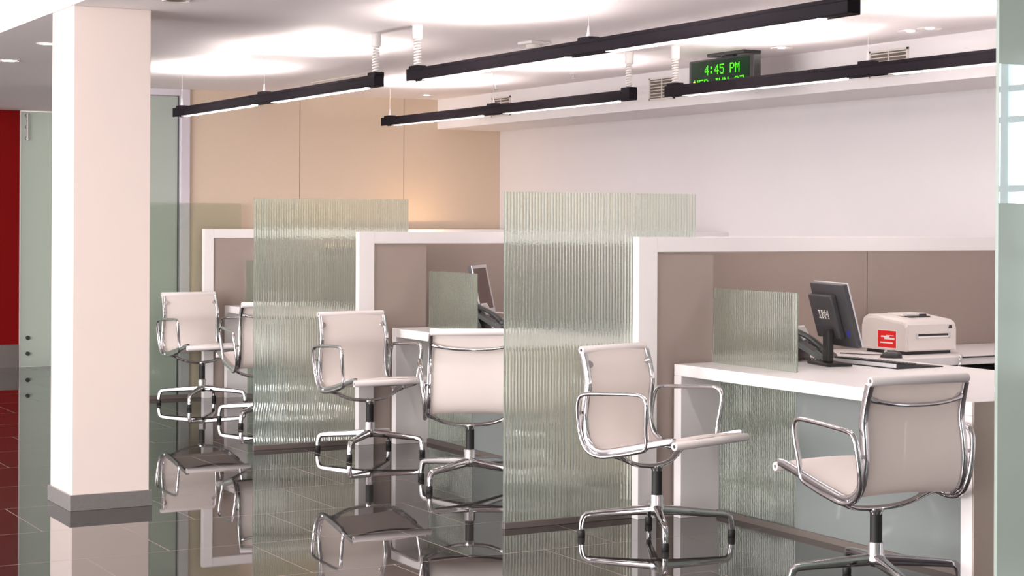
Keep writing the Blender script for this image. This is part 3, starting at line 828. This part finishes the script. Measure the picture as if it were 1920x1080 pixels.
# halogen wall washer standing behind the middle divider, warm glow on the tan wall
hl = thing('floor_uplight', 'small warm halogen uplight hidden behind middle divider at tan wall', 'lamp', (6.62, 13.30, 0))
bm = bmesh.new(); lathe(bm, [(.09, 0), (.09, .012), (.012, .02), (.012, 1.10), (.05, 1.13), (.085, 1.21)], 20); obj('stand', bm, 'dark', hl)
bm = bmesh.new(); lathe(bm, [(.05, 1.212), (.05, 1.214)], 20); obj('lamp', bm, 'halo', hl)

# foreground partition on the right
gp = thing('glass_partition', 'frosted full height glass partition at the right edge with a clear band', 'glass partition', (3.134, 3.2, 0))
boxes('frosted_pane', 'frostr', gp, ((0, 0, 0), (1.3, .010, 1.469)), ((0, 0, 1.809), (1.3, .010, ZC-.002)))
cb = boxes('clear_band', 'mirrorfilm', gp, ((0, 0, 1.4692), (1.3, .010, 1.8088))); cb['label'] = 'clear reflective strip in frosted glass'
bm = bmesh.new(); add_box(bm, (-.0015, 0, 0), (-.0002, .010, ZC-.002)); obj('polished_edge', bm, 'frostr', gp)

# ------------------------------------------------------------------ world and camera
w = bpy.data.worlds.new('daylight'); S.world = w; w.use_nodes = True
bg = w.node_tree.nodes['Background']
bg.inputs[0].default_value = (1.0, 0.92, 0.88, 1); bg.inputs[1].default_value = 0.70

def daylight(name, loc, rot, sx, sy, power, col):
    l = bpy.data.lights.new(name, 'AREA'); l.shape = 'RECTANGLE'; l.size = sx; l.size_y = sy; l.energy = power; l.color = col
    o = bpy.data.objects.new(name, l); COL.objects.link(o); o.location = loc; o.rotation_euler = rot
# daylight through the street windows on the left of the hall
daylight('street_window_daylight', (-4.6, 6.5, 1.7), (0, math.radians(-90), 0), 3.0, 9.0, 530, (1.0, 0.97, 0.98))
# fill lamp added behind the camera for front faces and chrome highlights
daylight('added_front_fill', (1.2, -3.7, 1.9), (math.radians(90), 0, 0), 3.6, 2.0, 160, (1.0, 0.92, 0.88))
cam = bpy.data.cameras.new('camera'); co = bpy.data.objects.new('camera', cam); COL.objects.link(co)
th, rl = 0.5074, 0.0046
F = Vector((math.sin(th), math.cos(th), 0)); Rt = Vector((math.cos(th), -math.sin(th), 0)); U = Vector((0, 0, 1))
R2 = math.cos(rl)*Rt+math.sin(rl)*U; U2 = -math.sin(rl)*Rt+math.cos(rl)*U
mw = Matrix((R2, U2, -F)).transposed().to_4x4(); mw.translation = Vector((0, 0, 1.42))
co.matrix_world = mw
cam.sensor_width = 36; cam.lens = 3328.76*36/1920; cam.shift_y = -(540-414.6)/1920
cam.clip_start = 0.05; cam.clip_end = 100
S.camera = co

vs = S.view_settings
vs.view_transform = 'Standard'; vs.look = 'None'; vs.gamma = 1.0; vs.use_curve_mapping = False
vs.exposure = 1.07
S.cycles.max_bounces = 14; S.cycles.transmission_bounces = 14; S.cycles.transparent_max_bounces = 16; S.cycles.diffuse_bounces = 5; S.cycles.glossy_bounces = 6
S.cycles.sample_clamp_indirect = 4
